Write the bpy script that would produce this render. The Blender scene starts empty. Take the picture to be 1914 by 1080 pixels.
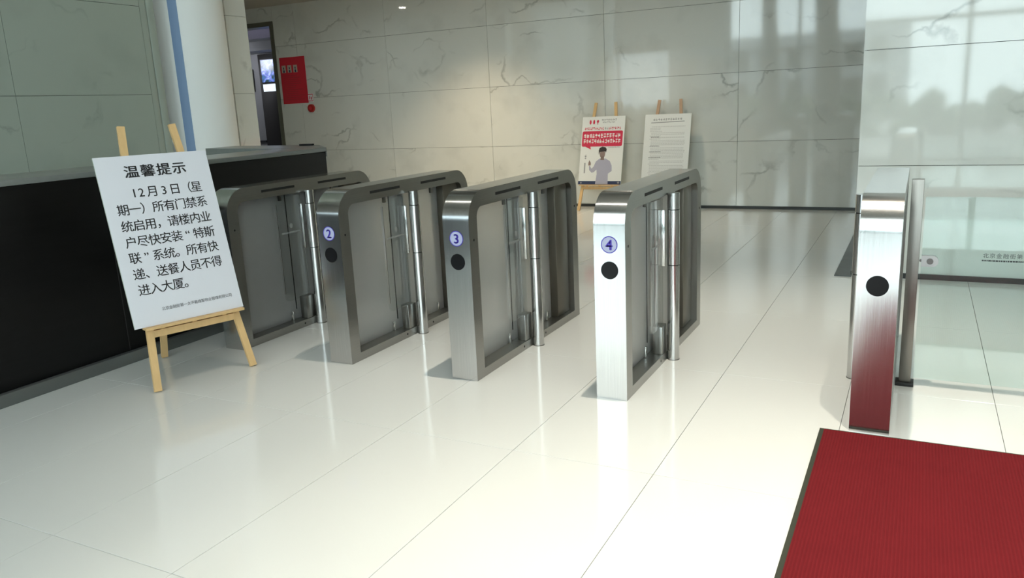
import bpy, bmesh, math, random
from mathutils import Vector, Matrix
random.seed(7)
D = bpy.data
S = bpy.context.scene
COL = S.collection

# ---------------------------------------------------------------- camera
F_PX = 1470.8
cam_d = D.cameras.new('camera'); cam = D.objects.new('camera', cam_d); COL.objects.link(cam)
cam_d.sensor_width = 36.0; cam_d.lens = F_PX * 36.0 / 1914.0
cam_d.clip_start = 0.05; cam_d.clip_end = 200
rgt, upv, fwd = Vector((0.8907, 0.4523, -0.0458)), Vector((-0.0628, 0.2222, 0.9730)), Vector((-0.4502, 0.8638, -0.2263))
rgt.normalize(); fwd = (fwd - rgt * fwd.dot(rgt)).normalized(); upv = rgt.cross(fwd)
M = Matrix((( rgt.x, upv.x, -fwd.x, 0), (rgt.y, upv.y, -fwd.y, 0), (rgt.z, upv.z, -fwd.z, 1.4137), (0, 0, 0, 1)))
cam.matrix_world = M
S.camera = cam

# ---------------------------------------------------------------- world: overcast sky
W = D.worlds.new('overcast_sky'); S.world = W; W.use_nodes = True
wn = W.node_tree.nodes; wl = W.node_tree.links; wn.clear()
wo = wn.new('ShaderNodeOutputWorld'); wb = wn.new('ShaderNodeBackground')
wtc = wn.new('ShaderNodeTexCoord'); wsep = wn.new('ShaderNodeSeparateXYZ'); wr = wn.new('ShaderNodeValToRGB')
wl.new(wtc.outputs['Generated'], wsep.inputs[0]); wl.new(wsep.outputs['Z'], wr.inputs[0])
wr.color_ramp.elements[0].position = 0.0; wr.color_ramp.elements[0].color = (0.76, 0.89, 0.95, 1)
wr.color_ramp.elements[1].position = 0.6; wr.color_ramp.elements[1].color = (0.94, 1.0, 1.0, 1)
wl.new(wr.outputs[0], wb.inputs[0]); wb.inputs[1].default_value = 6.6
wl.new(wb.outputs[0], wo.inputs[0])

# ---------------------------------------------------------------- lamps
def lamp(kind, loc, power, color, size=0.1, rot=(0, 0, 0), **k):
    l = D.lights.new('lamp_' + kind.lower(), kind); l.energy = power; l.color = color
    o = D.objects.new(l.name, l); COL.objects.link(o); o.location = loc; o.rotation_euler = rot
    if kind in ('SPOT', 'POINT'): l.shadow_soft_size = size
    for a, b in k.items(): setattr(l, a, b)
    return o
WARM = (1.0, 0.90, 0.74)
MAIN_LAMP = (-0.67, 3.6, 8.52)
lamp('SPOT', MAIN_LAMP, 1700, WARM, 0.06, spot_size=math.radians(46), spot_blend=1.0)
lamp('SPOT', (1.0, 1.2, 8.52), 2500, WARM, 0.06, spot_size=math.radians(48), spot_blend=1.0)
SOFFIT_LAMPS = [(-8.07, 8.6, 30), (-5.6, 9.0, 270), (-3.2, 9.0, 90)]
for x, y, pw_ in SOFFIT_LAMPS:
    lamp('SPOT', (x, y, 3.12), pw_, (1.0, 0.80, 0.54), 0.05, spot_size=math.radians(110), spot_blend=1.0)
lamp('POINT', (-12.1, 10.9, 2.5), 22, (0.85, 0.88, 1.0), 0.15)  # added lamp without a fixture, hidden behind the pier, to brighten the corridor

vs = S.view_settings
vs.view_transform = 'Standard'; vs.look = 'None'; vs.gamma = 1.0; vs.exposure = 0.10
vs.use_curve_mapping = False
S.cycles.max_bounces = 10; S.cycles.diffuse_bounces = 5; S.cycles.glossy_bounces = 5
S.cycles.transparent_max_bounces = 14; S.cycles.transmission_bounces = 6
S.cycles.caustics_reflective = False; S.cycles.caustics_refractive = False
S.cycles.sample_clamp_indirect = 6.0

# ---------------------------------------------------------------- material helpers
MATS = {}
def mat(name, col, rough=0.5, metal=0.0, spec=0.5, emit=None, estr=0.0, trans=0.0, ior=1.45, coat=0.0, noise=None, bump=None):
    m = D.materials.new(name); m.use_nodes = True
    nt = m.node_tree; b = nt.nodes['Principled BSDF']
    b.inputs['Base Color'].default_value = (*col, 1); b.inputs['Roughness'].default_value = rough
    b.inputs['Metallic'].default_value = metal; b.inputs['Specular IOR Level'].default_value = spec
    b.inputs['Transmission Weight'].default_value = trans; b.inputs['IOR'].default_value = ior
    b.inputs['Coat Weight'].default_value = coat
    if emit: b.inputs['Emission Color'].default_value = (*emit, 1); b.inputs['Emission Strength'].default_value = estr
    if noise:                                    # (scale xyz, amount): colour and roughness grain
        sc, amt = noise
        tc = nt.nodes.new('ShaderNodeTexCoord'); mp = nt.nodes.new('ShaderNodeMapping'); nz = nt.nodes.new('ShaderNodeTexNoise')
        mp.inputs['Scale'].default_value = sc; nz.inputs['Scale'].default_value = 1.0; nz.inputs['Detail'].default_value = 4
        nt.links.new(tc.outputs['Object'], mp.inputs[0]); nt.links.new(mp.outputs[0], nz.inputs['Vector'])
        mr = nt.nodes.new('ShaderNodeMapRange'); mr.inputs[3].default_value = 1 - amt; mr.inputs[4].default_value = 1 + amt
        nt.links.new(nz.outputs[0], mr.inputs[0])
        vm = nt.nodes.new('ShaderNodeVectorMath'); vm.operation = 'SCALE'; vm.inputs[0].default_value = col
        nt.links.new(mr.outputs[0], vm.inputs['Scale']); nt.links.new(vm.outputs[0], b.inputs['Base Color'])
        if metal > .5:
            mm = nt.nodes.new('ShaderNodeMath'); mm.operation = 'MULTIPLY'; mm.inputs[1].default_value = rough
            nt.links.new(mr.outputs[0], mm.inputs[0]); nt.links.new(mm.outputs[0], b.inputs['Roughness'])
        if bump:
            bp = nt.nodes.new('ShaderNodeBump'); bp.inputs['Strength'].default_value = bump; bp.inputs['Distance'].default_value = 0.002
            nt.links.new(nz.outputs[0], bp.inputs['Height']); nt.links.new(bp.outputs[0], b.inputs['Normal'])
    MATS[name] = m
    return m

def marble(name, base, vein, rough, vein_amt=0.6, scale=1.0, spec=0.5):
    m = D.materials.new(name); m.use_nodes = True; nt = m.node_tree; N = nt.nodes; L = nt.links
    b = N['Principled BSDF']; b.inputs['Roughness'].default_value = rough; b.inputs['Specular IOR Level'].default_value = spec
    tc = N.new('ShaderNodeTexCoord'); oi = N.new('ShaderNodeObjectInfo')
    mul = N.new('ShaderNodeMath'); mul.operation = 'MULTIPLY'; mul.inputs[1].default_value = 40.0; L.new(oi.outputs['Random'], mul.inputs[0])
    add = N.new('ShaderNodeVectorMath'); add.operation = 'ADD'; L.new(tc.outputs['Object'], add.inputs[0]); L.new(mul.outputs[0], add.inputs[1])
    # distorted coordinates
    n1 = N.new('ShaderNodeTexNoise'); n1.inputs['Scale'].default_value = 1.7 * scale; n1.inputs['Detail'].default_value = 5; L.new(add.outputs[0], n1.inputs['Vector'])
    sc = N.new('ShaderNodeVectorMath'); sc.operation = 'SCALE'; sc.inputs['Scale'].default_value = 0.9; L.new(n1.outputs['Color'], sc.inputs[0])
    ad2 = N.new('ShaderNodeVectorMath'); ad2.operation = 'ADD'; L.new(add.outputs[0], ad2.inputs[0]); L.new(sc.outputs[0], ad2.inputs[1])
    mp = N.new('ShaderNodeMapping'); mp.inputs['Rotation'].default_value = (0.5, 0.6, 0.3); mp.inputs['Scale'].default_value = (0.8 * scale, 0.8 * scale, 1.5 * scale); L.new(ad2.outputs[0], mp.inputs[0])
    vo = N.new('ShaderNodeTexVoronoi'); vo.feature = 'DISTANCE_TO_EDGE'; vo.inputs['Scale'].default_value = 1.0; L.new(mp.outputs[0], vo.inputs['Vector'])
    r1 = N.new('ShaderNodeMapRange'); r1.inputs[1].default_value = 0.0; r1.inputs[2].default_value = 0.028; r1.inputs[3].default_value = 1.0; r1.inputs[4].default_value = 0.0; L.new(vo.outputs['Distance'], r1.inputs[0])
    # mask so that only pieces of the veins show
    n2 = N.new('ShaderNodeTexNoise'); n2.inputs['Scale'].default_value = 1.9 * scale; n2.inputs['Detail'].default_value = 2; L.new(add.outputs[0], n2.inputs['Vector'])
    r2 = N.new('ShaderNodeMapRange'); r2.inputs[1].default_value = 0.50; r2.inputs[2].default_value = 0.68; L.new(n2.outputs[0], r2.inputs[0])
    m1 = N.new('ShaderNodeMath'); m1.operation = 'MULTIPLY'; L.new(r1.outputs[0], m1.inputs[0]); L.new(r2.outputs[0], m1.inputs[1])
    # soft clouds
    r3 = N.new('ShaderNodeMapRange'); r3.inputs[1].default_value = 0.55; r3.inputs[2].default_value = 0.8; r3.inputs[4].default_value = 0.22; L.new(n1.outputs[0], r3.inputs[0])
    m2 = N.new('ShaderNodeMath'); m2.operation = 'MULTIPLY_ADD'; m2.inputs[1].default_value = vein_amt; L.new(m1.outputs[0], m2.inputs[0]); L.new(r3.outputs[0], m2.inputs[2])
    mx = N.new('ShaderNodeMix'); mx.data_type = 'RGBA'; mx.clamp_factor = True
    mx.inputs[6].default_value = (*base, 1); mx.inputs[7].default_value = (*vein, 1)
    L.new(m2.outputs[0], mx.inputs[0]); L.new(mx.outputs[2], b.inputs['Base Color'])
    MATS[name] = m
    return m

def clear_glass(name, tint, refl=1.0):
    m = D.materials.new(name); m.use_nodes = True; nt = m.node_tree; N = nt.nodes; L = nt.links; N.clear()
    out = N.new('ShaderNodeOutputMaterial'); tr = N.new('ShaderNodeBsdfTransparent'); gl = N.new('ShaderNodeBsdfGlossy'); mx = N.new('ShaderNodeMixShader'); lw = N.new('ShaderNodeLayerWeight'); pw = N.new('ShaderNodeMath'); fr = N.new('ShaderNodeMath')
    lw.inputs[0].default_value = 0.5; pw.operation = 'POWER'; pw.inputs[1].default_value = 5; fr.operation = 'MULTIPLY_ADD'; fr.inputs[1].default_value = 0.95; fr.inputs[2].default_value = 0.045
    L.new(lw.outputs['Facing'], pw.inputs[0]); L.new(pw.outputs[0], fr.inputs[0])
    tr.inputs[0].default_value = (*tint, 1); gl.inputs['Roughness'].default_value = 0.01; gl.inputs[0].default_value = (refl, refl, refl, 1)
    L.new(fr.outputs[0], mx.inputs[0]); L.new(tr.outputs[0], mx.inputs[1]); L.new(gl.outputs[0], mx.inputs[2]); L.new(mx.outputs[0], out.inputs[0])
    MATS[name] = m
    return m

mat('floor_tile', (0.70, 0.715, 0.70), 0.10, spec=0.5)
mat('grout', (0.30, 0.31, 0.29), 0.8)
marble('marble', (0.68, 0.69, 0.65), (0.20, 0.21, 0.19), 0.045, spec=0.95)
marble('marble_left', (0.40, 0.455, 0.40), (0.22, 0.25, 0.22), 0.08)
mat('wall_plaster', (0.62, 0.62, 0.58), 0.6)
mat('white_paint', (0.92, 0.94, 0.93), 0.5)
mat('ceiling_paint', (0.55, 0.54, 0.50), 0.8)
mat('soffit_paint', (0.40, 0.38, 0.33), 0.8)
mat('dark_joint', (0.10, 0.11, 0.10), 0.6)
mat('baseboard_dark', (0.035, 0.040, 0.040), 0.35)
mat('dark_stone', (0.10, 0.115, 0.12), 0.35, noise=((4, 4, 4), 0.4))
mat('blue_tape', (0.22, 0.33, 0.52), 0.45)
mat('steel', (0.585, 0.585, 0.58), 0.18, metal=1.0, noise=((260, 260, 3), 0.16))
mat('steel_side', (0.38, 0.375, 0.355), 0.30, metal=1.0, noise=((240, 3, 260), 0.14))
mat('post_steel', (0.24, 0.225, 0.205), 0.34, metal=1.0, noise=((200, 200, 4), 0.15))
mat('clip_steel', (0.55, 0.55, 0.55), 0.45, metal=0.6)
mat('steel_dark', (0.20, 0.20, 0.19), 0.3, metal=1.0)
mat('chrome', (0.78, 0.78, 0.77), 0.12, metal=1.0)
mat('black_plastic', (0.006, 0.006, 0.007), 0.3, spec=0.25)
mat('black_rubber', (0.012, 0.012, 0.012), 0.6)
mat('lavender_sticker', (0.42, 0.44, 0.60), 0.4)
mat('purple_ink', (0.07, 0.045, 0.42), 0.4)
mat('inner_bronze', (0.14, 0.125, 0.10), 0.35, metal=0.6)
clear_glass('leaf_glass', (0.95, 0.96, 0.955))
clear_glass('rail_glass', (0.88, 0.94, 0.93))
clear_glass('tinted_glass', (0.58, 0.61, 0.62), 0.8)
clear_glass('window_glass', (0.93, 0.96, 0.95), 0.8)
mat('frosted_panel', (0.93, 0.94, 0.93), 0.38, trans=1.0, ior=1.10, spec=0.6)
def soften(name, col, fac):              # part of the light scatters in the etched glass
    nt = MATS[name].node_tree; b = nt.nodes['Principled BSDF']; out = [n for n in nt.nodes if n.type == 'OUTPUT_MATERIAL'][0]
    tl = nt.nodes.new('ShaderNodeBsdfTranslucent'); df = nt.nodes.new('ShaderNodeBsdfDiffuse'); a = nt.nodes.new('ShaderNodeMixShader'); c = nt.nodes.new('ShaderNodeMixShader')
    tl.inputs[0].default_value = df.inputs[0].default_value = (*col, 1)
    a.inputs[0].default_value = 0.5; nt.links.new(tl.outputs[0], a.inputs[1]); nt.links.new(df.outputs[0], a.inputs[2])
    c.inputs[0].default_value = fac; nt.links.new(b.outputs[0], c.inputs[1]); nt.links.new(a.outputs[0], c.inputs[2]); nt.links.new(c.outputs[0], out.inputs[0])
soften('frosted_panel', (0.93, 0.93, 0.92), 0.45)
mat('frosted_mark', (0.34, 0.35, 0.34), 0.6)
mat('counter_black', (0.005, 0.005, 0.005), 0.42, spec=0.25, noise=((3, 3, 30), 0.5))
mat('counter_seam', (0.02, 0.02, 0.02), 0.5)
mat('counter_top', (0.20, 0.215, 0.21), 0.28, noise=((20, 20, 20), 0.12))
mat('counter_plinth', (0.16, 0.17, 0.165), 0.35, metal=0.5)
mat('pine', (0.66, 0.44, 0.21), 0.5, noise=((30, 30, 4), 0.16))
mat('pine_rosy', (0.50, 0.33, 0.22), 0.5, noise=((30, 30, 4), 0.16))
mat('board_white', (0.70, 0.71, 0.77), 0.45)
mat('board_edge', (0.45, 0.50, 0.44), 0.6)
mat('ink_black', (0.012, 0.012, 0.014), 0.5)
mat('ink_grey', (0.30, 0.31, 0.32), 0.5)
mat('ink_pale', (0.56, 0.57, 0.57), 0.5)
mat('ink_red', (0.62, 0.03, 0.08), 0.5)
mat('ink_navy', (0.03, 0.045, 0.11), 0.5)
mat('ink_white', (0.85, 0.82, 0.82), 0.5)
mat('skin_print', (0.27, 0.20, 0.18), 0.5)
mat('hair_print', (0.035, 0.028, 0.028), 0.5)
mat('shirt_print', (0.40, 0.40, 0.50), 0.5)
mat('paper_white', (0.76, 0.78, 0.77), 0.5)
mat('poster_red', (0.62, 0.02, 0.04), 0.45)
mat('poster_line', (0.42, 0.03, 0.04), 0.5)
mat('poster_photo', (0.50, 0.40, 0.33), 0.5)
mat('alarm_red', (0.40, 0.015, 0.012), 0.3)
mat('carpet_red', (0.30, 0.012, 0.018), 0.95, spec=0.1)
mat('carpet_border', (0.030, 0.034, 0.022), 0.8)
mat('door_metal', (0.16, 0.155, 0.12), 0.35, metal=0.6)
mat('corridor_wall', (0.30, 0.30, 0.30), 0.5)
mat('corridor_dark', (0.035, 0.032, 0.030), 0.25)
mat('lamp_glow', (1, 1, 1), 0.5, emit=(1.0, 0.92, 0.78), estr=60)
mat('linear_glow', (1, 1, 1), 0.5, emit=(1.0, 0.96, 0.88), estr=20)
mat('strip_glow', (1, 1, 1), 0.5, emit=(0.66, 0.60, 1.0), estr=0.9)
mat('notice_glow', (1, 1, 1), 0.5, emit=(0.75, 0.88, 0.95), estr=0.85)
mat('paving', (0.24, 0.25, 0.26), 0.7, noise=((1, 1, 1), 0.15))
mat('leaves', (0.055, 0.085, 0.045), 0.7)
mat('bark', (0.06, 0.05, 0.045), 0.85, noise=((8, 8, 2), 0.3))
mat('far_facade', (0.28, 0.30, 0.32), 0.6)
mat('mullion', (0.12, 0.13, 0.13), 0.4, metal=0.5)

# brushed look of the frame sides uses ribs for the carpet
def carpet_ribs():
    m = MATS['carpet_red']; nt = m.node_tree; b = nt.nodes['Principled BSDF']
    tc = nt.nodes.new('ShaderNodeTexCoord'); mp = nt.nodes.new('ShaderNodeMapping'); wv = nt.nodes.new('ShaderNodeTexWave')
    nz = nt.nodes.new('ShaderNodeTexNoise'); nz.inputs['Scale'].default_value = 6; nz.inputs['Detail'].default_value = 6
    wv.inputs['Scale'].default_value = 28; wv.inputs['Distortion'].default_value = 0.4; wv.inputs['Detail'].default_value = 1
    nt.links.new(tc.outputs['Object'], mp.inputs[0]); nt.links.new(mp.outputs[0], wv.inputs[0]); nt.links.new(tc.outputs['Object'], nz.inputs['Vector'])
    mx = nt.nodes.new('ShaderNodeMix'); mx.data_type = 'RGBA'; mx.inputs[6].default_value = (0.112, 0.0095, 0.0125, 1); mx.inputs[7].default_value = (0.160, 0.0135, 0.0175, 1)
    ma = nt.nodes.new('ShaderNodeMath'); ma.operation = 'MULTIPLY_ADD'; ma.inputs[1].default_value = 0.45
    nt.links.new(wv.outputs['Fac'], ma.inputs[0]); 
    m2 = nt.nodes.new('ShaderNodeMath'); m2.operation = 'MULTIPLY'; m2.inputs[1].default_value = 0.6
    nt.links.new(nz.outputs[0], m2.inputs[0]); nt.links.new(m2.outputs[0], ma.inputs[2])
    nt.links.new(ma.outputs[0], mx.inputs[0]); nt.links.new(mx.outputs[2], b.inputs['Base Color'])
    bp = nt.nodes.new('ShaderNodeBump'); bp.inputs['Strength'].default_value = 0.6; bp.inputs['Distance'].default_value = 0.004
    nt.links.new(wv.outputs['Fac'], bp.inputs['Height']); nt.links.new(bp.outputs[0], b.inputs['Normal'])
carpet_ribs()

def screen_picture():
    m = D.materials.new('screen_picture'); m.use_nodes = True; nt = m.node_tree; b = nt.nodes['Principled BSDF']
    tc = nt.nodes.new('ShaderNodeTexCoord'); nz = nt.nodes.new('ShaderNodeTexNoise'); nz.inputs['Scale'].default_value = 7; nz.inputs['Detail'].default_value = 3; nz.inputs['Distortion'].default_value = 1.2
    cr = nt.nodes.new('ShaderNodeValToRGB'); e = cr.color_ramp.elements
    e[0].position = 0.36; e[0].color = (0.01, 0.04, 0.05, 1); e[1].position = 0.66; e[1].color = (0.45, 0.60, 0.95, 1)
    k = e.new(0.46); k.color = (0.05, 0.16, 0.42, 1); k = e.new(0.55); k.color = (0.16, 0.20, 0.75, 1)
    nt.links.new(tc.outputs['Object'], nz.inputs['Vector']); nt.links.new(nz.outputs[0], cr.inputs[0])
    nt.links.new(cr.outputs[0], b.inputs['Emission Color']); b.inputs['Emission Strength'].default_value = 1.0
    b.inputs['Base Color'].default_value = (0.01, 0.01, 0.01, 1); b.inputs['Roughness'].default_value = 0.2
    MATS['screen_picture'] = m
screen_picture()

# ---------------------------------------------------------------- geometry helpers
def new_obj(name, me, parent=None):
    o = D.objects.new(name, me); COL.objects.link(o)
    if parent: o.parent = parent
    return o
def setmats(me, ms):
    for m in (ms if isinstance(ms, (list, tuple)) else [ms]): me.materials.append(MATS[m])
def finish(name, bm, ms, parent=None, smooth=None, loc=(0, 0, 0), rot=(0, 0, 0)):
    bmesh.ops.recalc_face_normals(bm, faces=bm.faces)
    me = D.meshes.new(name); bm.to_mesh(me); bm.free(); setmats(me, ms)
    if smooth is not None:
        me.polygons.foreach_set('use_smooth', [True] * len(me.polygons))
        try: me.set_sharp_from_angle(angle=math.radians(smooth))
        except Exception: pass
    o = new_obj(name, me, parent); o.location = loc; o.rotation_euler = rot
    return o
def bx(bm, lo, hi, bev=0, mi=0):
    vs_ = [bm.verts.new((x, y, z)) for z in (lo[2], hi[2]) for y in (lo[1], hi[1]) for x in (lo[0], hi[0])]
    fs = [bm.faces.new([vs_[i] for i in q]) for q in ((0, 2, 3, 1), (4, 5, 7, 6), (0, 1, 5, 4), (2, 6, 7, 3), (0, 4, 6, 2), (1, 3, 7, 5))]
    for f in fs: f.material_index = mi
    if bev:
        es = list({e for f in fs for e in f.edges})
        bmesh.ops.bevel(bm, geom=es, offset=bev, segments=2, profile=0.5, affect='EDGES')
def box(name, lo, hi, m, parent=None, bev=0.0):
    bm = bmesh.new(); bx(bm, lo, hi, bev)
    return finish(name, bm, m, parent, smooth=35 if bev else None)
def cyl(bm, c, r, z0, z1, n=32, axis='Z', r1=None, bev=0):
    r1 = r if r1 is None else r1
    a, b = [], []
    for i in range(n):
        t = 2 * math.pi * i / n; cs, sn = math.cos(t), math.sin(t)
        def P(rr, z):
            if axis == 'Z': return (c[0] + rr * cs, c[1] + rr * sn, z)
            if axis == 'Y': return (c[0] + rr * cs, z, c[2] + rr * sn)
            return (z, c[1] + rr * cs, c[2] + rr * sn)
        a.append(bm.verts.new(P(r, z0))); b.append(bm.verts.new(P(r1, z1)))
    for i in range(n): bm.faces.new((a[i], a[(i + 1) % n], b[(i + 1) % n], b[i]))
    bm.faces.new(a); bm.faces.new(b[::-1])
def prism(bm, pts, n):          # pts: polygon (3-D), n: extrusion vector
    a = [bm.verts.new(p) for p in pts]; b = [bm.verts.new(Vector(p) + Vector(n)) for p in pts]
    bm.faces.new(a); bm.faces.new(b[::-1])
    for i in range(len(a)): j = (i + 1) % len(a); bm.faces.new((a[i], b[i], b[j], a[j]))
def bar(bm, p, q, w, d, side):   # square bar from p to q, width w along side, depth d
    p, q = Vector(p), Vector(q); ax = (q - p).normalized(); s = Vector(side); s = (s - ax * s.dot(ax)).normalized(); n = ax.cross(s)
    vs_ = []
    for e in (p, q):
        for a, b in ((-1, -1), (1, -1), (1, 1), (-1, 1)): vs_.append(bm.verts.new(e + s * (a * w / 2) + n * (b * d / 2)))
    for f in ((3, 2, 1, 0), (4, 5, 6, 7), (0, 1, 5, 4), (1, 2, 6, 5), (2, 3, 7, 6), (3, 0, 4, 7)): bm.faces.new([vs_[i] for i in f])
def empty(name, loc=(0, 0, 0), rot=(0, 0, 0)):
    o = D.objects.new(name, None); COL.objects.link(o); o.location = loc; o.rotation_euler = rot; o.empty_display_size = 0.1
    return o
def tag(o, label, cat, group=None):
    o['label'] = label; o['category'] = cat
    if group: o['group'] = group
    return o
def struct(o): o['kind'] = 'structure'; return o
def copy_tree(o, parent=None):
    c = o.copy(); COL.objects.link(c)
    if parent: c.parent = parent
    for ch in list(o.children): copy_tree(ch, c)
    return c

# glyph outlines -> flat mesh in a bmesh; T maps (x, y) on the sheet to 3-D
def glyphs(bm, items, T, shear=0.0, offset=0.0):
    """items: (text, cx, baseline_y, size, width_scale)"""
    for txt, cx, y0, size, ws in items:
        cu = D.curves.new('glyph', 'FONT'); cu.body = txt; cu.size = size; cu.align_x = 'CENTER'; cu.resolution_u = 3; cu.offset = offset; cu.shear = shear
        o = D.objects.new('glyph', cu); COL.objects.link(o)
        dg = bpy.context.evaluated_depsgraph_get(); ev = o.evaluated_get(dg); me = D.meshes.new_from_object(ev)
        vs_ = [bm.verts.new(T(cx + v.co.x * ws, y0 + v.co.y)) for v in me.vertices]
        for p in me.polygons:
            try: bm.faces.new([vs_[i] for i in p.vertices])
            except ValueError: pass
        D.objects.remove(o); D.curves.remove(cu); D.meshes.remove(me)
def sheet(name, bm, m, parent):
    me = D.meshes.new(name); bm.to_mesh(me); bm.free(); setmats(me, m)
    o = new_obj(name, me, parent)
    if 'text' in name or 'line' in name or 'mark' in name or 'print' in name: o['kind'] = 'stuff'
    return o

# ================================================================= SETTING
H_HALL = 8.6
# floor: grout bed with individual polished tiles
fl = box('floor', (-12.6, -4.0, -0.16), (5.0, 12.2, -0.012), 'grout'); struct(fl)
TX0, TW, TY0, TL, GAP = -2.058, 0.6088, 2.7215, 1.2329, 0.0022
tile_cache = {}
ix0, ix1 = math.floor((-12.6 - TX0) / TW), math.ceil((5.0 - TX0) / TW)
iy0, iy1 = math.floor((-4.0 - TY0) / TL), math.ceil((12.2 - TY0) / TL)
rest = bmesh.new()
ntile = 0
for j in range(iy0, iy1):
    for i in range(ix0, ix1):
        x0, x1 = max(TX0 + i * TW, -12.6), min(TX0 + (i + 1) * TW, 5.0)
        y0, y1 = max(TY0 + j * TL, -4.0), min(TY0 + (j + 1) * TL, 12.2)
        if x1 - x0 < .02 or y1 - y0 < .02: continue
        near = -4.9 < x1 and x0 < 1.6 and y1 > 0.8 and y0 < 10.3
        if not near:
            bx(rest, (x0 + GAP / 2, y0 + GAP / 2, -0.012), (x1 - GAP / 2, y1 - GAP / 2, 0.0)); continue
        k = (round(x1 - x0, 4), round(y1 - y0, 4))
        if k not in tile_cache:
            bm = bmesh.new(); a, b = k[0] / 2 - GAP / 2, k[1] / 2 - GAP / 2
            lo = [(-a, -b), (a, -b), (a, b), (-a, b)]; c = 0.0007
            v0 = [bm.verts.new((x, y, -0.012)) for x, y in lo]; v1 = [bm.verts.new((x, y, -0.0007)) for x, y in lo]
            v2 = [bm.verts.new((x - math.copysign(c, x), y - math.copysign(c, y), 0)) for x, y in lo]
            for p, q in ((v0, v1), (v1, v2)):
                for n in range(4): bm.faces.new((p[n], p[(n + 1) % 4], q[(n + 1) % 4], q[n]))
            bm.faces.new(v2)
            me = D.meshes.new('floor_tile'); bm.to_mesh(me); bm.free(); setmats(me, 'floor_tile'); tile_cache[k] = me
        o = new_obj('floor_tile', tile_cache[k], fl); o.location = ((x0 + x1) / 2, (y0 + y1) / 2, 0); ntile += 1
ro = finish('floor_tile_field', rest, 'floor_tile', fl); ro['kind'] = 'stuff'

# marble cladding: panels as single pieces on a wall
def cladding(parent, to3d, thick_vec, u0, u1, us, zs, material, holes=(), gap=0.004, name='marble_panel'):
    """to3d(u,z)->3-D point on the face; panels between cuts us and zs, cut round rectangular holes"""
    for zi in range(len(zs) - 1):
        cuts = sorted({u0, u1, *[u for u in us if u0 < u < u1], *[h for hh in holes for h in hh[:2] if u0 < h < u1]})
        for ui in range(len(cuts) - 1):
            segs = [(zs[zi], zs[zi + 1])]
            uc = (cuts[ui] + cuts[ui + 1]) / 2
            for h in holes:
                if h[0] < uc < h[1]:
                    ns = []
                    for a, b in segs:
                        if h[3] <= a or h[2] >= b: ns.append((a, b)); continue
                        if a < h[2]: ns.append((a, h[2]))
                        if h[3] < b: ns.append((h[3], b))
                    segs = ns
            for a, b in segs:
                if b - a < 0.02: continue
                g = gap / 2; A, B = cuts[ui] + g, cuts[ui + 1] - g
                c = Vector(to3d((A + B) / 2, (a + b) / 2))
                pts = [Vector(to3d(*p)) - c for p in ((A, a + g), (B, a + g), (B, b - g), (A, b - g))]
                bm = bmesh.new(); prism(bm, pts, thick_vec)
                o = finish(name, bm, material, parent); o.location = c

ZS = [0.035, 0.85, 1.69, 2.53, 3.37, 4.21, 5.05, 5.89, 6.73, 7.57, H_HALL]
Y_FAR = 10.25
DOOR = (-10.55, -9.50, 0.0, 2.93)
bm = bmesh.new()
bx(bm, (-12.6, Y_FAR + .02, 0), (DOOR[0], Y_FAR + .22, H_HALL)); bx(bm, (DOOR[1], Y_FAR + .02, 0), (-0.41, Y_FAR + .22, H_HALL)); bx(bm, (DOOR[0], Y_FAR + .02, DOOR[3]), (DOOR[1], Y_FAR + .22, H_HALL))
wf = struct(finish('wall_far', bm, 'dark_joint'))
cladding(wf, lambda u, z: (u, Y_FAR, z), (0, 0.02, 0), -12.6, -0.41, [-10.8, -9.05, -7.3, -5.55, -3.8, -2.05], ZS, 'marble', [DOOR])
struct(box('baseboard_far', (-9.42, Y_FAR - 0.012, 0), (-0.42, Y_FAR - 0.0005, 0.034), 'baseboard_dark'))

# projecting block on the right
bm = bmesh.new(); bx(bm, (-0.39, 6.57, 0), (5.0, Y_FAR + .22, H_HALL))
wr_ = struct(finish('wall_right_block', bm, 'dark_joint'))
cladding(wr_, lambda u, z: (u, 6.55, z), (0, 0.02, 0), -0.41, 5.0, [1.35, 3.1], ZS, 'marble')
cladding(wr_, lambda u, z: (-0.41, u, z), (0.02, 0, 0), 6.57, Y_FAR, [8.3], ZS, 'marble')
struct(box('baseboard_right', (-0.42, 6.536, 0), (5.0, 6.549, 0.040), 'baseboard_dark'))
struct(box('trim_1', (-0.535, 6.50, 0.0005), (-0.412, Y_FAR - 0.02, 0.010), 'dark_stone'))

# left marble wall behind the desk
bm = bmesh.new(); bx(bm, (-7.1, 1.2, 0), (-6.92, 5.62, H_HALL))
wl_ = struct(finish('wall_left', bm, 'dark_joint'))
cladding(wl_, lambda u, z: (-6.9, u, z), (-0.02, 0, 0), 1.2, 5.62, [2.5, 4.25], ZS, 'marble_left')
bm = bmesh.new(); bx(bm, (-7.1, 5.625, 0), (-6.906, 5.70, H_HALL), 0.006); bx(bm, (-7.1, 5.705, 0), (-6.90, 5.80, H_HALL), 0.02)
struct(finish('trim_2', bm, 'marble_left', smooth=35))

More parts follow.
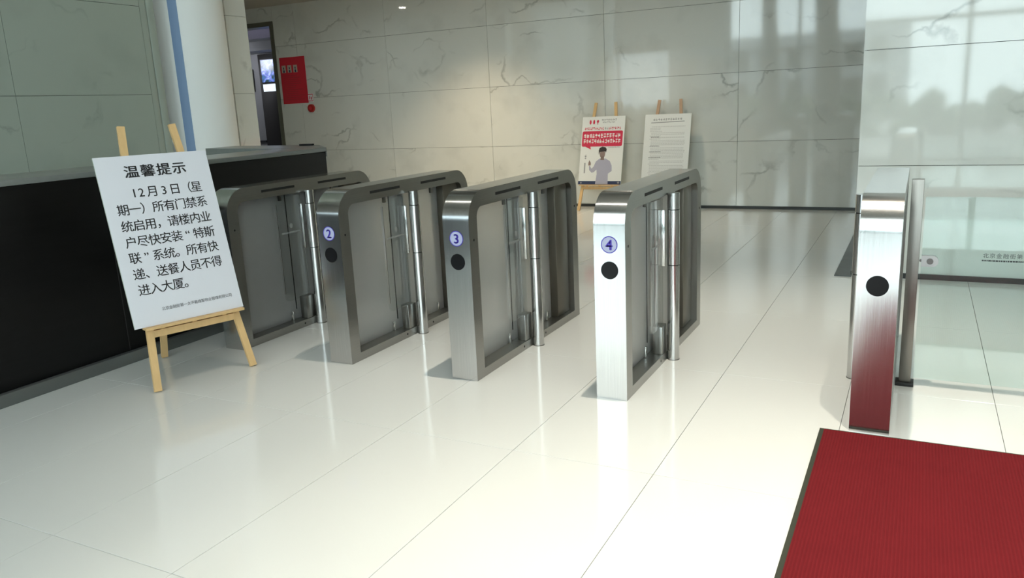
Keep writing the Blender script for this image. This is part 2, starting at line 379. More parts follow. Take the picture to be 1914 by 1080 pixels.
# white round-nosed column with a blue stripe
CXC, CYC, CR = -7.04, 6.35, 0.35
bm = bmesh.new(); pts = [(-8.0, CYC - CR, 0)]
for k in range(0, 33): a = -math.pi / 2 + k / 32 * math.pi; pts.append((CXC + CR * math.cos(a), CYC + CR * math.sin(a), 0))
pts += [(-8.0, CYC + CR, 0)]
prism(bm, pts, (0, 0, H_HALL))
pier = struct(finish('wall_pier_white', bm, 'white_paint', smooth=30))
bm = bmesh.new(); pts = []
for rr_ in (CR + .004, CR + .0005):
    arc = [math.radians(-90 + 14 + 16 * k / 6) for k in range(7)]
    if rr_ < CR + .002: arc = arc[::-1]
    pts += [(CXC + rr_ * math.cos(a), CYC + rr_ * math.sin(a), 0) for a in arc]
prism(bm, pts, (0, 0, H_HALL)); finish('blue_stripe', bm, 'blue_tape', pier, smooth=40)

# cream marble pier behind the column
bm = bmesh.new(); bx(bm, (-8.6, 6.74, 0), (-6.92, 7.02, H_HALL))
wp = struct(finish('wall_pier_cream', bm, 'dark_joint'))
cladding(wp, lambda u, z: (-6.9, u, z), (-0.02, 0, 0), 6.72, 7.03, [], ZS, 'marble')

# enclosing walls, soffit and ceiling outside the frame
struct(box('wall_corridor', (-12.8, -4.0, 0), (-12.6, 14, H_HALL), 'wall_plaster'))
struct(box('wall_side', (5.0, -4.0, 0), (5.2, 6.57, H_HALL), 'wall_plaster'))
struct(box('ceiling', (-12.8, -4.2, H_HALL), (5.2, 10.5, H_HALL + .2), 'ceiling_paint'))
struct(box('ceiling_soffit', (-12.6, 6.9, 3.16), (-0.42, Y_FAR - .001, 3.5), 'soffit_paint'))
for x, y, pw_ in SOFFIT_LAMPS:
    e_ = empty('ceiling_downlight', (x, y, 3.15))
    bm = bmesh.new(); cyl(bm, (0, 0), 0.075, -0.006, 0.0, 28); finish('trim_ring', bm, 'chrome', e_)
    bm = bmesh.new(); cyl(bm, (0, 0), 0.055, -0.010, -0.005, 28); finish('lamp_disc', bm, 'lamp_glow', e_)
    tag(e_, 'small round recessed downlight in the low soffit, %s' % ('over the doorway side' if x < -7 else 'over the middle of the far wall' if x < -4 else 'over the two far easels'), 'downlight')
e_ = empty('ceiling_downlight', (MAIN_LAMP[0], MAIN_LAMP[1], 8.6))
bm = bmesh.new(); cyl(bm, (0, 0), 0.13, -0.012, 0.0, 28); finish('trim_ring', bm, 'chrome', e_)
tag(e_, 'round downlight in the high hall ceiling above the turnstiles', 'downlight')

# glazed street front behind the viewer
bm = bmesh.new(); bx(bm, (-12.6, -4.2, 0), (-10.4, -4.0, H_HALL)); bx(bm, (-10.4, -4.2, 2.9), (-5.2, -4.0, H_HALL)); bx(bm, (4.6, -4.2, 0), (5.2, -4.0, H_HALL)); bx(bm, (-5.2, -4.2, 6.6), (4.6, -4.0, H_HALL))
struct(finish('wall_near', bm, 'wall_plaster'))
bm = bmesh.new()
for k in range(6): x = -5.2 + k * 1.96; bx(bm, (x - .04, -4.14, 0), (x + .04, -4.04, 6.6))
for z in (0.0, 2.6, 4.6, 6.52): bx(bm, (-5.2, -4.13, z), (4.6, -4.05, z + .08))
w1 = struct(finish('window_1', bm, 'mullion'))
box('pane', (-5.2, -4.095, 0.08), (4.6, -4.085, 6.52), 'window_glass', w1)
bm = bmesh.new()
for x in (-10.36, -8.66, -6.96, -5.26): bx(bm, (x - .04, -4.14, 0), (x + .04, -4.04, 2.9))
for z in (0.0, 2.82): bx(bm, (-10.4, -4.13, z), (-5.24, -4.05, z + .08))
w2 = struct(finish('window_2', bm, 'mullion'))
box('pane', (-10.4, -4.095, 0.08), (-5.24, -4.085, 2.82), 'tinted_glass', w2)
for k, x in enumerate((-9.2, -6.2, -3.2, -0.2, 2.8)):
    e_ = empty('linear_ceiling_light', (x, 1.4, 8.6))
    box('housing', (-1.25, -.10, -.05), (1.25, .10, -.0005), 'white_paint', e_); box('diffuser', (-1.22, -.08, -.062), (1.22, .08, -.0505), 'linear_glow', e_)
    tag(e_, 'long linear lamp in the high hall ceiling, ' + ('leftmost of its row', 'second from the left of its row', 'middle one of its row', 'second from the right of its row', 'rightmost of its row')[k], 'ceiling light', 'linear lamps in the hall ceiling')
struct(box('ground', (-45, -60, -0.30), (45, -4.2, -0.12), 'paving'))
hd = bmesh.new(); rnd = random.Random(4)
for k in range(420):
    x, z, y = rnd.uniform(-20, 14), rnd.uniform(0, 0.9), rnd.uniform(-16.6, -15.4); s = rnd.uniform(.25, .5)
    bmesh.ops.create_icosphere(hd, subdivisions=1, radius=s, matrix=Matrix.Translation((x, y, z + rnd.uniform(-.1, .2))))
ho = finish('hedge', hd, 'leaves'); tag(ho, 'dark green hedge across the street outside the glazed front', 'hedge'); ho['kind'] = 'stuff'
def tree(x, y, h, rr, lab):
    e = empty('street_tree', (x, y, -0.12)); r_ = random.Random(int(x * 10)); bm = bmesh.new()
    P = None
    rings = []
    for k in range(9):
        z = h * k / 8; ring = []
        for i in range(10):
            a = i / 10 * 2 * math.pi; q = rr * (1.15 - .05 * k) * (1 + .12 * r_.uniform(-1, 1)); ring.append(bm.verts.new((q * math.cos(a) + .08 * math.sin(k), q * math.sin(a), z)))
        rings.append(ring)
    for a, b in zip(rings, rings[1:]):
        for i in range(10): bm.faces.new((a[i], a[(i + 1) % 10], b[(i + 1) % 10], b[i]))
    finish('trunk', bm, 'bark', e, smooth=60)
    bm = bmesh.new()
    for k in range(46):
        a, b_, c_ = r_.uniform(0, 6.28), r_.uniform(.3, 2.4), r_.uniform(-1.3, 2.4)
        bmesh.ops.create_icosphere(bm, subdivisions=1, radius=r_.uniform(.25, .5), matrix=Matrix.Translation((b_ * math.cos(a), b_ * math.sin(a), h + c_)))
    finish('crown', bm, 'leaves', e)
    tag(e, lab, 'tree')
tree(-5.3, -11.9, 8.6, 0.30, 'slim dark street tree outside the glazed front, the left one')
tree(-2.9, -8.2, 8.0, 0.38, 'thick dark street tree outside the glazed front, beside the slim one')
tree(3.4, -10.5, 7.0, 0.30, 'dark street tree outside the right end of the glazed front')
e_ = empty('office_block', (-10, -50, -.12)); box('walls', (-9, -3, 0), (9, 3, 6.0), 'far_facade', e_)
wm = None
for a in range(8):
    for b in range(2):
        w_ = box('window', (0, 0, 0), (1.2, .05, 1.5), 'black_plastic', e_) if wm is None else copy_tree(wm, e_)
        wm = wm or w_; w_.location = (-8.2 + a * 2.1, 3.0, 1.0 + b * 2.4)
tag(e_, 'grey office block across the street', 'building')

# doorway in the far wall and the corridor behind it
bm = bmesh.new()
bx(bm, (-9.57, Y_FAR - .015, 0), (-9.50, Y_FAR + .24, 2.93)); bx(bm, (-10.55, Y_FAR - .015, 0), (-10.48, Y_FAR + .24, 2.93)); bx(bm, (-10.48, Y_FAR - .015, 2.86), (-9.57, Y_FAR + .24, 2.93))
struct(finish('door_1', bm, 'door_metal'))
struct(box('wall_corridor_back', (-12.6, 12.0, 0), (-6.0, 12.2, 3.2), 'corridor_wall'))
struct(box('wall_corridor_end', (-6.2, 10.47, 0), (-6.0, 12.0, 3.2), 'corridor_wall'))
struct(box('ceiling_corridor', (-12.6, 10.47, 3.0), (-6.2, 12.0, 3.2), 'white_paint'))
struct(box('trim_3', (-12.6, 11.4, 2.62), (-6.2, 11.99, 2.995), 'corridor_wall'))
struct(box('trim_4', (-12.6, 11.0, 2.78), (-6.2, 11.38, 2.995), 'corridor_wall'))
struct(box('trim_5', (-12.6, 11.975, 0.93), (-11.6, 11.999, 0.97), 'baseboard_dark'))
e_ = empty('ceiling_light', (-10.5, 10.82, 2.99)); box('diffuser', (-.5, -.09, -.03), (.5, .09, -.012), 'strip_glow', e_); box('frame', (-.53, -.12, -.012), (.53, .12, .009), 'white_paint', e_)
tag(e_, 'dim violet ceiling light panel seen through the top of the doorway', 'ceiling light')
e_ = empty('display_column', (-11.17, 11.86, 0)); box('housing', (-.30, 0, 0), (.40, .139, 2.60), 'corridor_dark', e_, 0.006)
s_ = box('screen', (-.235, -.022, 2.06), (.235, -.001, 2.50), 'black_plastic', e_); box('picture', (-.215, -.025, 2.075), (.215, -.0225, 2.485), 'screen_picture', s_)
box('notice_panel', (-.22, -.012, 1.90), (.235, -.001, 2.035), 'notice_glow', e_)
tag(e_, 'black column with a lit blue picture screen and white panel, seen through the doorway', 'display')
e_ = empty('call_panel', (-11.81, 11.97, 1.92)); box('plate', (-.06, 0, 0), (.06, .028, .42), 'steel_dark', e_); box('handset', (-.045, -.03, 0.02), (.045, -.001, .17), 'black_plastic', e_)
tag(e_, 'narrow dark wall panel left of the lit screen in the corridor', 'panel')

# ================================================================= RED POSTER AND ALARM
def flat(name, quads, m, parent, T):
    bm = bmesh.new()
    for q in quads: bm.faces.new([bm.verts.new(T(u, v)) for u, v in q])
    return sheet(name, bm, m, parent)
def rect(u0, v0, u1, v1): return [(u0, v0), (u1, v0), (u1, v1), (u0, v1)]
PX, PZ, PW, PH = -9.44, 1.615, 0.53, 0.735
po = box('poster', (PX, Y_FAR - .006, PZ), (PX + PW, Y_FAR - .0005, PZ + PH), 'poster_red')
tag(po, 'red notice poster with three small portrait pictures on the wall beside the doorway', 'poster')
Tp = lambda u, v: (PX + u * PW, Y_FAR - .0068, PZ + v * PH)
q1, q2 = [], []
for k in range(3): q1.append(rect(.07 + .23 * k, .67, .23 + .23 * k, .83)); q2.append(rect(.12 + .23 * k, .675, .18 + .23 * k, .73)); q2.append(rect(.13 + .23 * k, .745, .17 + .23 * k, .79))
for k in range(3):
    p_ = flat('portrait', q1[k:k + 1], 'poster_photo', po, Tp)
    flat('portrait_print', q2[2 * k:2 * k + 2], 'ink_navy', p_, lambda u, v: (PX + u * PW, Y_FAR - .0074, PZ + v * PH))
rnd = random.Random(3); q = []
for k in range(13):
    v = .60 - k * .043; q.append(rect(.10, v, rnd.uniform(.55, .92), v + .012))
flat('printed_line', q, 'poster_line', po, Tp)
e_ = empty('fire_alarm_button', (-8.857, Y_FAR, 1.528))
bm = bmesh.new(); cyl(bm, (0, 0, 0), .062, -.035, -.0005, 32, 'Y', r1=.066); finish('housing', bm, 'alarm_red', e_, smooth=40)
bm = bmesh.new(); cyl(bm, (0, 0, 0), .026, -.041, -.0352, 24, 'Y'); finish('button', bm, 'poster_red', e_, smooth=40)
tag(e_, 'round dark red alarm button on the far wall below the red poster', 'alarm button')
st_ = box('wall_sticker', (-8.93, Y_FAR - .003, 1.63), (-8.80, Y_FAR - .0006, 1.76), 'paper_white')
flat('printed_frame', [rect(.06, .06, .94, .14), rect(.06, .86, .94, .94), rect(.06, .14, .12, .86), rect(.88, .14, .94, .86), rect(.3, .3, .42, .7), rect(.55, .25, .7, .6)], 'ink_red', st_, lambda u, v: (-8.93 + u * .13, Y_FAR - .0038, 1.63 + v * .13))
tag(st_, 'small pale sticker with a red outline just above the round alarm button', 'sticker')

# ================================================================= RECEPTION DESK
dk = empty('reception_desk', (-4.2, -1.5, 0))
L_ = 4.97 + 1.5
box('body', (-.70, 0.0, .072), (0, L_, 1.128), 'counter_black', dk, .003)
box('plinth', (-.69, 0.0, 0), (0.03, L_ - .01, .070), 'counter_plinth', dk, .003)
box('worktop', (-.55, -.01, 1.129), (0.006, L_ + .006, 1.160), 'counter_top', dk, .003)
for y in (0.9, 2.1, 3.3, 4.5): box('panel_seam', (-.0005, y, .075), (.0012, y + .005, 1.126), 'counter_seam', dk)
RT = [(-4.194, 4.9765), (-4.66, 5.43), (-5.87, 5.64), (-5.87, 5.28), (-4.752, 4.9765)]
bm = bmesh.new(); prism(bm, [(x + 4.2, y + 1.5, 1.09) for x, y in RT], (0, 0, .071)); finish('return_top', bm, 'counter_top', dk)
RB = [(-4.26, 4.981), (-4.68, 5.38), (-5.82, 5.58), (-5.82, 5.30), (-4.80, 4.981)]
bm = bmesh.new(); prism(bm, [(x + 4.2, y + 1.5, 0) for x, y in RB], (0, 0, 1.089)); finish('return_body', bm, 'counter_black', dk)
tag(dk, 'long black reception desk with a grey top and grey plinth at the left wall', 'reception desk')
ph = box('desk_item', (-4.80, 5.34, 1.1615), (-4.66, 5.375, 1.176), 'black_plastic', None, .003)
ph.location.x = 0; tag(ph, 'small dark flat item lying on the far end of the desk top', 'desk item')

# ================================================================= TURNSTILES
GL, GW, GH = 1.431, 0.155, 1.0
def loop(c, zb, zt, r, n=14):
    p = [(c, zb), (c, zt - r)]
    for k in range(1, n + 1): a = k / n * math.pi / 2; p.append((c + r - r * math.cos(a), zt - r + r * math.sin(a)))
    m_ = [(GL - y, z) for y, z in p][::-1]
    return p + m_
def frame_bm():
    bm = bmesh.new(); O = loop(0, 0, GH, .150); I = loop(.086, .048, .916, .055)
    vo = [[bm.verts.new((x, y, z)) for y, z in O] for x in (-GW, 0)]; vi = [[bm.verts.new((x, y, z)) for y, z in I] for x in (-GW, 0)]
    n = len(O)
    for i in range(n):
        j = (i + 1) % n
        f = bm.faces.new((vo[0][i], vo[0][j], vo[1][j], vo[1][i])); f.material_index = 0
        f = bm.faces.new((vi[0][i], vi[1][i], vi[1][j], vi[0][j])); f.material_index = 1
        for s in (0, 1): f = bm.faces.new((vo[s][i], vi[s][i], vi[s][j], vo[s][j])); f.material_index = 1
    return bm
def disc(bm, y, cx, cz, r0, r1=None, n=40, sy=0.0):
    a = [bm.verts.new((cx + r0 * math.cos(2 * math.pi * i / n), y, cz + r0 * math.sin(2 * math.pi * i / n))) for i in range(n)]
    if r1 is None: bm.faces.new(a); return
    b = [bm.verts.new((cx + r1 * math.cos(2 * math.pi * i / n), y, cz + r1 * math.sin(2 * math.pi * i / n))) for i in range(n)]
    for i in range(n): bm.faces.new((a[i], a[(i + 1) % n], b[(i + 1) % n], b[i]))
def make_gate(mirror=False, lens_z=.642):
    e = empty('turnstile')
    s = -1 if mirror else 1
    X = (lambda x: x) if not mirror else (lambda x: -GW - x)      # x=0 right face, -GW left face
    def b_(name, lo, hi, m, par=e, bev=0): 
        a, c = X(lo[0]), X(hi[0]); return box(name, (min(a, c), lo[1], lo[2]), (max(a, c), hi[1], hi[2]), m, par, bev)
    fr = finish('frame', frame_bm(), ['steel', 'steel_side'], e, smooth=25)
    for y in (.300, .838):
        b_('beam_slot', (-.001, y, .953), (.0006, y + .303, .9685), 'black_rubber')
    for y, z in ((.044, .752), (.567, .025), (.872, .025), (GL - .044, .752)):
        bm = bmesh.new(); cyl(bm, (0, y, z), .0068, X(0) + (.0008 if not mirror else -.0008), X(-.003), 14, 'X'); finish('screw_hole', bm, 'black_rubber', e)
    # glazing and the mechanism column
    b_('glass_panel', (-.092, .0865, .0485), (-.086, .735, .9155), 'frosted_panel')
    b_('glass_panel', (-.092, .740, .0485), (-.086, 1.15, .9155), 'frosted_panel')
    b_('mechanism_column', (-.150, .672, .0485), (-.096, .768, .9155), 'steel_side', bev=.003)
    b_('reader_housing', (-.140, 1.152, .0485), (-.035, 1.344, .9155), 'inner_bronze', bev=.004)
    b_('seam_strip', (-.0845, .585, .115), (-.0825, .592, .9150), 'black_rubber')
    b_('leaf_base', (-.058, .600, .0485), (-.004, .690, .205), 'steel_side', bev=.003)
    for y, z in ((.52, .050), (1.05, .050), (.12, .050)): b_('panel_clip', (-.082, y, z), (-.070, y + .022, z + .06), 'chrome', bev=.003)
    for y in (.12, .52, 1.05): b_('panel_clip', (-.082, y, .870), (-.066, y + .022, .914), 'steel_dark', bev=.003)
    # swing leaf with clamp strip and printed mark
    bm = bmesh.new(); y0, y1, z0, z1, r = .425, .652, .205, .905, .035
    pts = [(y1, z0), (y1, z1 - .004), (y0 + r, z1)] 
    for k in range(1, 7): a = k / 6 * math.pi / 2; pts.append((y0 + r - r * math.sin(a), z1 - r + r * math.cos(a)))
    for k in range(0, 7): a = k / 6 * math.pi / 2; pts.append((y0 + r - r * math.cos(a), z0 + r - r * math.sin(a)))
    prism(bm, [(X(-.022), y, z) for y, z in pts], (.010 * s, 0, 0))
    lf = finish('swing_leaf', bm, 'leaf_glass', e)
    xm = X(-.0112)
    bm = bmesh.new(); cx, cz = .545, .705
    n = 18; ring = [bm.verts.new((xm, cx + .016 * math.cos(2 * math.pi * i / n), cz + .016 * math.sin(2 * math.pi * i / n))) for i in range(n)]; bm.faces.new(ring)
    rr = random.Random(5); y = .452
    while y < .632:
        w = rr.uniform(.006, .011); bm.faces.new([bm.verts.new((xm, a, b)) for a, b in ((y, .655), (y + w, .655), (y + w, .667), (y, .667))]); y += w + .003
    sheet('printed_mark', bm, 'frosted_mark', lf)
    b_('leaf_edge', (-.0235, .4235, .26), (-.0105, .4275, .86), 'chrome')
    b_('clamp_strip', (-.026, .652, .535), (-.004, .664, .838), 'chrome', bev=.002)
    bm = bmesh.new(); cyl(bm, (X(.031), .700), .0325, .8395, .926, 36); finish('post_cap', bm, 'steel', e, smooth=40)
    bm = bmesh.new(); cyl(bm, (X(.031), .700), .0335, .5385, .835, 36)
    finish('post_sleeve', bm, 'steel', e, smooth=40)
    bm = bmesh.new(); cyl(bm, (X(.031), .700), .0325, 0.004, .534, 36); finish('post', bm, 'steel', e, smooth=40)
    bm = bmesh.new(); cyl(bm, (X(.031), .700), .0345, 0.0, .0038, 36); finish('post_foot', bm, 'steel_dark', e, smooth=40)
    bm = bmesh.new(); cyl(bm, (X(.031), .700), .029, .5342, .8393, 24); finish('post_core', bm, 'black_rubber', e, smooth=40)
    bm = bmesh.new(); disc(bm, -.0016, -GW / 2, lens_z, .0395); disc(bm, -.0008, -GW / 2, lens_z, .0395, .0425)
    finish('reader_lens', bm, 'black_plastic', e)
    return e
GATES = [(-3.6908, 'first'), (-2.8428, '2'), (-2.0111, '3'), (-1.1825, '4')]
proto = make_gate()
labels = ['stainless steel swing turnstile partly hidden behind the standing sign, leftmost of the row',
          'stainless steel swing turnstile with a purple two on its front, next to the standing sign',
          'stainless steel swing turnstile with a purple three on its front, mid-row',
          'stainless steel swing turnstile with a purple four on its front, beside the wide open lane']
gates = []
for k, (x, n) in enumerate(GATES):
    g = proto if k == 0 else copy_tree(proto)
    g.location = (x, 3.416, 0); tag(g, labels[k], 'turnstile', 'turnstiles across the lobby'); gates.append(g)
for g, n in zip(gates[1:], '234'):
    bm = bmesh.new(); disc(bm, -.0008, -GW / 2, .764, .040); sk = finish('number_sticker', bm, 'lavender_sticker', g)
    bm = bmesh.new(); disc(bm, -.0014, -GW / 2, .764, .0405, .0365)
    for dx, dz in ((0, 0), (.0014, 0), (-.0014, 0), (.0028, 0), (-.0028, 0), (0, .001), (0, -.001)): glyphs(bm, [(n, -GW / 2 + dx, .764 - .0245 + dz, .069, .98)], lambda x, z: (x, -.0015 - abs(dx) * .02 - abs(dz) * .03, z))
    sheet('number', bm, 'purple_ink', sk)
g5 = make_gate(mirror=True, lens_z=.638); g5.location = (-0.0398 , 3.416, 0)
tag(g5, 'stainless steel swing turnstile without a number, standing at the red carpet', 'turnstile', 'turnstiles across the lobby')

# ================================================================= GLASS RAILING RIGHT OF THE LAST TURNSTILE
gr = empty('glass_railing', (0, 4.1, 0))
def rail_post(x):
    p = box('post', (x - .026, -.026, .018), (x + .026, .026, 1.0), 'post_steel', gr, .002)
    box('post_foot', (x - .040, -.040, 0), (x + .040, .040, .018), 'black_rubber', p, .002)
rail_post(0.0045); rail_post(1.62)
gp = box('glass_pane', (.040, -.005, .038), (1.585, .005, .918), 'rail_glass', gr)
def clip(x, s):
    bm = bmesh.new(); r = .026; pts = [(x, -r), (x + s * .045, -r)]
    for k in range(1, 10): a = -math.pi / 2 + k / 10 * math.pi; pts.append((x + s * (.045 + r * math.cos(a)), r * math.sin(a)))
    pts += [(x + s * .045, r), (x, r)]
    prism(bm, [(a, -.016, .618 + b) for a, b in pts], (0, .0105, 0)); prism(bm, [(a, .0055, .618 + b) for a, b in pts], (0, .0105, 0))
    o = finish('glass_clip', bm, 'clip_steel', gr, smooth=30)
    bm = bmesh.new(); cyl(bm, (x + s * .036, 0, .618), .0135, -.0225, -.016, 24, 'Y', r1=.0145); cyl(bm, (x - s * .003, 0, .618), .006, -.004, .004, 12, 'Y'); finish('clip_bolt', bm, 'steel_dark', o, smooth=35)
clip(.040, 1); clip(1.585, -1)
bm = bmesh.new()
name_line = '北京金融街第一太平戴维斯物业管理有限公司'
glyphs(bm, [(c, .298 + .0262 * k, .645, .024, 1.0) for k, c in enumerate(name_line)], lambda x, z: (x, -.0056, z))
rr = random.Random(9); x = .284
while x < .82:
    w = rr.uniform(.004, .012); bm.faces.new([bm.verts.new((a, -.0056, b)) for a, b in ((x, .627), (x + w, .627), (x + w, .634), (x, .634))]); x += w + .0018
sheet('printed_text', bm, 'baseboard_dark', gp)
tag(gr, 'clear glass railing with square steel posts beside the rightmost turnstile', 'railing')

# ================================================================= RED CARPET
cp = empty('red_carpet', (-0.307, 0.35, 0))
CW, CL = 2.6, 3.042
bm = bmesh.new(); bx(bm, (.018, .018, .0005), (CW - .018, CL - .014, .009)); finish('pile', bm, 'carpet_red', cp)
for lo, hi in (((0, 0), (.0175, CL)), ((CW - .0175, 0), (CW, CL)), ((.018, 0), (CW - .018, .0175)), ((.018, CL - .0135), (CW - .018, CL))): box('rubber_border', (*lo, .0005), (*hi, .006), 'carpet_border', cp)
tag(cp, 'ribbed red entrance carpet with a dark rubber border in the right foreground', 'carpet')

# ================================================================= EASELS
def make_easel(wood):
    """local: x along the base (0..0.55), front face towards -y, leaning back by 15 degrees"""
    th = math.radians(15); e = empty('easel')
    def P(s, t, off=0.0): return (s, t * math.sin(th) - off * math.cos(th), t * math.cos(th) + off * math.sin(th))
    for s0, s1 in ((0.0, .142), (.549, .418)):
        bm = bmesh.new(); bar(bm, P(s0, 0.0045), P(s1, 1.45), .038, .020, (1, 0, 0)); finish('leg', bm, wood, e)
    bm = bmesh.new(); bar(bm, P(.275, 1.24, -.025), (.275, .62, .006), .036, .022, (1, 0, 0)); finish('rear_leg', bm, wood, e)
    bm = bmesh.new(); bar(bm, P(.045, .312), P(.505, .312), .038, .018, (0, 0, 1)); finish('crossbar', bm, wood, e)
    bm = bmesh.new(); bar(bm, P(.0, .346, .025), P(.556, .346, .025), .055, .013, (0, -1, 0)); finish('shelf', bm, wood, e)
    for s in (.10, .275, .45):
        bm = bmesh.new(); bar(bm, P(s - .012, .335, .006), P(s + .012, .335, .006), .012, .012, (0, 0, 1)); finish('shelf_peg', bm, wood, e)
    bm = bmesh.new(); bar(bm, P(.10, 1.20, -.018), P(.45, 1.20, -.018), .036, .014, (0, 0, 1)); finish('top_brace', bm, wood, e)
    return e, P
def place(e, F1, bdir):
    e.location = F1; e.rotation_euler = (0, 0, math.atan2(bdir[1], bdir[0]))
es, P = make_easel('pine')
place(es, (-3.571, 2.677, 0), (.3168, .9485))
tag(es, 'pine easel in front of the black desk carrying the large text notice', 'easel', 'wooden easels')
def make_board(name, w, h, m, off=.012, t0=.356, s0=-.045, th_=.010):
    th = math.radians(15)
    e = empty(name)
    e.rotation_euler = (0, 0, 0)
    bm = bmesh.new(); bx(bm, (0, 0, 0), (w, th_, h)); f = bm.faces
    o = finish('panel', bm, [m, 'board_edge'], e)
    for p in o.data.polygons:
        if p.normal.y > -.9: p.material_index = 1
    return e, o
def seat_board(b, easel_obj, s0, t0, th_):
    th = math.radians(15)
    loc = Matrix.LocRotScale(easel_obj.location, easel_obj.rotation_euler, None) @ Matrix.Translation((s0, t0 * math.sin(th) - (.012 + th_) * math.cos(th), t0 * math.cos(th) + (.012 + th_) * math.sin(th))) @ Matrix.Rotation(-th, 4, 'X')
    b.matrix_world = loc
bd, panel = make_board('notice_board', .611, .930, 'board_white')
seat_board(bd, es, -.045, .3545, .010)
tag(bd, 'white standing notice board with large black text on the easel at the desk', 'notice board')
U = lambda x, z: (x * .611, -.0006, z * .930)
def line(chars, u0, u1, v, size, ws=1.0):
    st = (u1 - u0) / len(chars)
    return [(c, 0, 0, 0, 0) if c == ' ' else (c, u0 + st * (k + .5), v, size, ws) for k, c in enumerate(chars)]
def put(name, items, par, w, h, strikes=0, m='ink_black'):
    bm = bmesh.new(); base = [(c, u * w, v * h, s_, ws) for c, u, v, s_, ws in items if s_ > 0]
    glyphs(bm, base, lambda x, z: (x, -.0006, z))
    if strikes:                                   # heavier strokes: the same glyphs struck again a hair to each side
        d = .0005 * strikes
        for n, (dx, dz) in enumerate(((d, 0), (-d, 0), (0, d * .6), (0, -d * .6))):
            glyphs(bm, base, lambda x, z: (x + dx, -.0006 - .00004 * (n + 1), z + dz))
    return sheet(name, bm, m, par)
put('title_text', line('温馨提示', .222, .786, .876, .071, 1.14), bd, .611, .93, 4)
SZ = .0655
put('text_line', [('1', .272, .754, SZ, 1), ('2', .333, .754, SZ, 1), ('月', .431, .754, SZ, 1), ('3', .533, .754, SZ, 1), ('日', .632, .754, SZ, 1), ('（', .735, .754, SZ, 1), ('星', .832, .754, SZ, 1)], bd, .611, .93, 1.3)
for txt, v in (('期一）所有门禁系', .660), ('统启用，请楼内业', .564), ('户尽快安装“特斯', .470), ('联”系统。所有快', .377), ('递、送餐人员不得', .282)):
    put('text_line', line(txt, .095, .900, v, SZ), bd, .611, .93, 1.3)
put('text_line', line('进入大厦。', .105, .608, .188, SZ), bd, .611, .93, 1.3)
put('signature_text', line(name_line, .262, .916, .078, .0215), bd, .611, .93, 0)

# far easels
es2, _ = make_easel('pine'); place(es2, (-4.03, 9.77, 0), (1, .0))
tag(es2, 'pine easel at the far wall carrying the poster with a red speech bubble', 'easel', 'wooden easels')
es3, _ = make_easel('pine_rosy'); place(es3, (-3.16, 9.77, 0), (1, .0))
tag(es3, 'wooden easel at the far wall carrying the plain printed notice, behind turnstile 4', 'easel', 'wooden easels')
b2, p2 = make_board('poster_board', .60, .905, 'paper_white'); seat_board(b2, es2, -.025, .3545, .010)
tag(b2, 'white poster board with a red speech bubble and a man in a pale shirt', 'poster')
CX = lambda x, y: ((x - 183) / 347 * .60, -.0006, (1 - (y - 220) / 558) * .905)
def poly(name, ps, m, par, C, dy=0.0):
    bm = bmesh.new()
    for p in ps: bm.faces.new([bm.verts.new(Vector(C(*q)) + Vector((0, dy, 0))) for q in p])
    return sheet(name, bm, m, par)
def marks(x0, x1, y0, y1, rnd, wmin, wmax, gap=.3):
    out = []; x = x0
    while x < x1:
        w = rnd.uniform(wmin, wmax)
        out.append([(x, y1), (x + w, y1), (x + w, y0), (x, y0)]); x += w * (1 + gap)
    return out
def glyphish(x0, x1, y0, y1, rnd, n):
    """rows of unreadable character-like strokes"""
    out = []; w = (x1 - x0) / n
    for k in range(n):
        a = x0 + k * w
        for _ in range(3):
            yy = rnd.uniform(y0, y1 - (y1 - y0) * .2); out.append([(a + w * .1, yy + (y1 - y0) * .16), (a + w * .85, yy + (y1 - y0) * .16), (a + w * .85, yy), (a + w * .1, yy)])
        xx = a + rnd.uniform(.15, .65) * w; out.append([(xx, y1), (xx + w * .16, y1), (xx + w * .16, y0), (xx, y0)])
    return out
r_ = random.Random(11)
def ell(cx, cy, rx, ry, n=20): return [(cx + rx * math.cos(2 * math.pi * i / n), cy + ry * math.sin(2 * math.pi * i / n)) for i in range(n)]
bub = []
for cx, cy, a0 in ((505, 453, 0), (203, 453, 90), (203, 352, 180), (505, 352, 270)):
    for k in range(6): a = math.radians(a0 + k * 18); bub.append((cx + 13 * math.cos(a), cy + 13 * math.sin(a)))
poly('speech_bubble', [bub, [(212, 462), (262, 464), (268, 490)]], 'ink_red', b2, CX)
poly('logo', [ell(250, 265, 8, 19), ell(279, 265, 8, 19), ell(310, 260, 9, 12), [(306, 284), (314, 284), (312, 270), (308, 270)]], 'ink_red', b2, CX)
poly('heading_text', glyphish(205, 365, 307, 330, r_, 13) + glyphish(400, 500, 307, 330, r_, 8), 'ink_red', b2, CX)
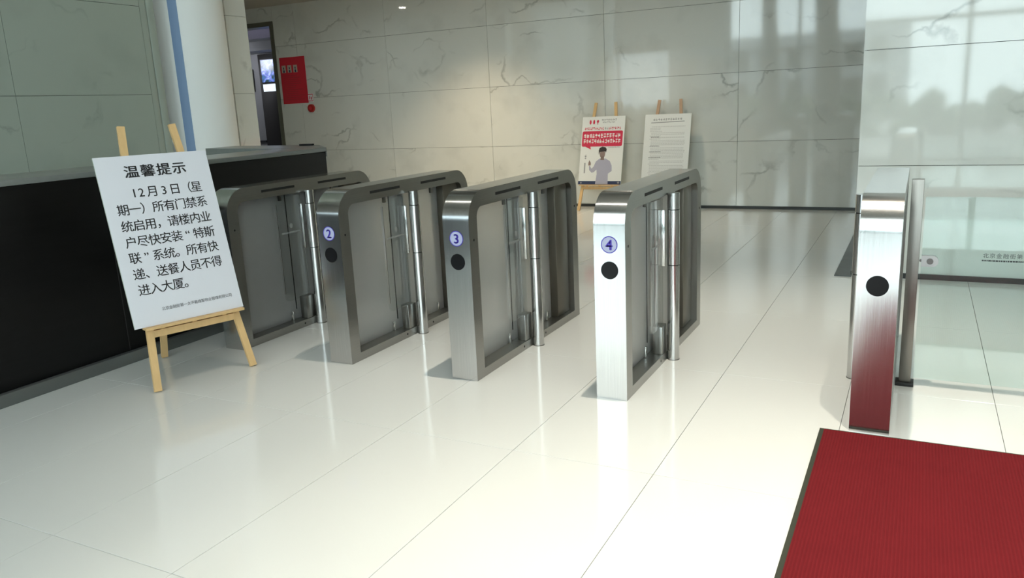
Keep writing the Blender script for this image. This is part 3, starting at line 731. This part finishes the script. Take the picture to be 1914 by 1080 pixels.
poly('grey_text', glyphish(340, 462, 240, 256, r_, 10) + glyphish(350, 450, 262, 274, r_, 10) + glyphish(368, 398, 307, 330, r_, 2) + glyphish(410, 500, 470, 480, r_, 10) + glyphish(220, 238, 530, 570, r_, 1) + [[(222, 685), (232, 685), (232, 600), (222, 600)]], 'ink_grey', b2, CX)
poly('bubble_text', glyphish(202, 502, 360, 396, r_, 13) + glyphish(202, 505, 405, 440, r_, 14), 'ink_white', b2, CX, -.0004)
poly('footer_band', [[(181, 778), (528, 778), (528, 750), (181, 750)]], 'ink_navy', b2, CX)
poly('footer_mark', [ell(205, 765, 7, 6), ell(508, 763, 9, 8)] , 'ink_grey', b2, CX, -.0004)
fig = poly('man_picture', [[(322, 776), (424, 776), (421, 690), (450, 668), (447, 625), (430, 588), (395, 566), (345, 566), (316, 590), (300, 632), (284, 648), (268, 622), (262, 628), (266, 660), (288, 682), (306, 676), (326, 655), (330, 690)]], 'shirt_print', b2, CX, -.0004)
poly('man_skin', [ell(366, 527, 22, 36), [(352, 578), (382, 578), (380, 550), (354, 550)], [(256, 622), (276, 622), (276, 600), (262, 578), (256, 600)]], 'skin_print', b2, CX, -.0008)
poly('man_hair', [[(337, 536), (344, 512), (388, 506), (394, 520), (398, 490), (388, 474), (362, 468), (340, 478), (334, 500)]], 'hair_print', b2, CX, -.0012)
b3, p3 = make_board('printed_notice_board', .60, .905, 'paper_white'); seat_board(b3, es3, -.025, .3545, .010)
tag(b3, 'white board of fine printed text on the easel behind turnstile 4', 'notice board')
CY = lambda x, y: ((x - 705) / 395 * .60, -.0006, (1 - (y - 190) / 640) * .905)
poly('heading_text', glyphish(775, 1025, 228, 248, r_, 12) + [[(760, 270), (1045, 262), (1045, 255), (760, 263)]], 'ink_grey', b3, CY)
rows = []; y = 300
while y < 760:
    head = r_.random() < .25
    rows += marks(755 + (0 if head else 12), 1050 if not head else 845, y, y + 6, r_, 5, 16, .25); y += 13 if not head else 15
poly('fine_text', rows, 'ink_pale', b3, CY)
poly('fine_heading', marks(765, 840, 393, 401, r_, 6, 12) + marks(765, 835, 475, 482, r_, 6, 12) + marks(760, 850, 528, 535, r_, 6, 12) + marks(755, 850, 580, 588, r_, 6, 12), 'ink_grey', b3, CY, -.0004)

print('tiles', ntile, 'objects', len(D.objects))
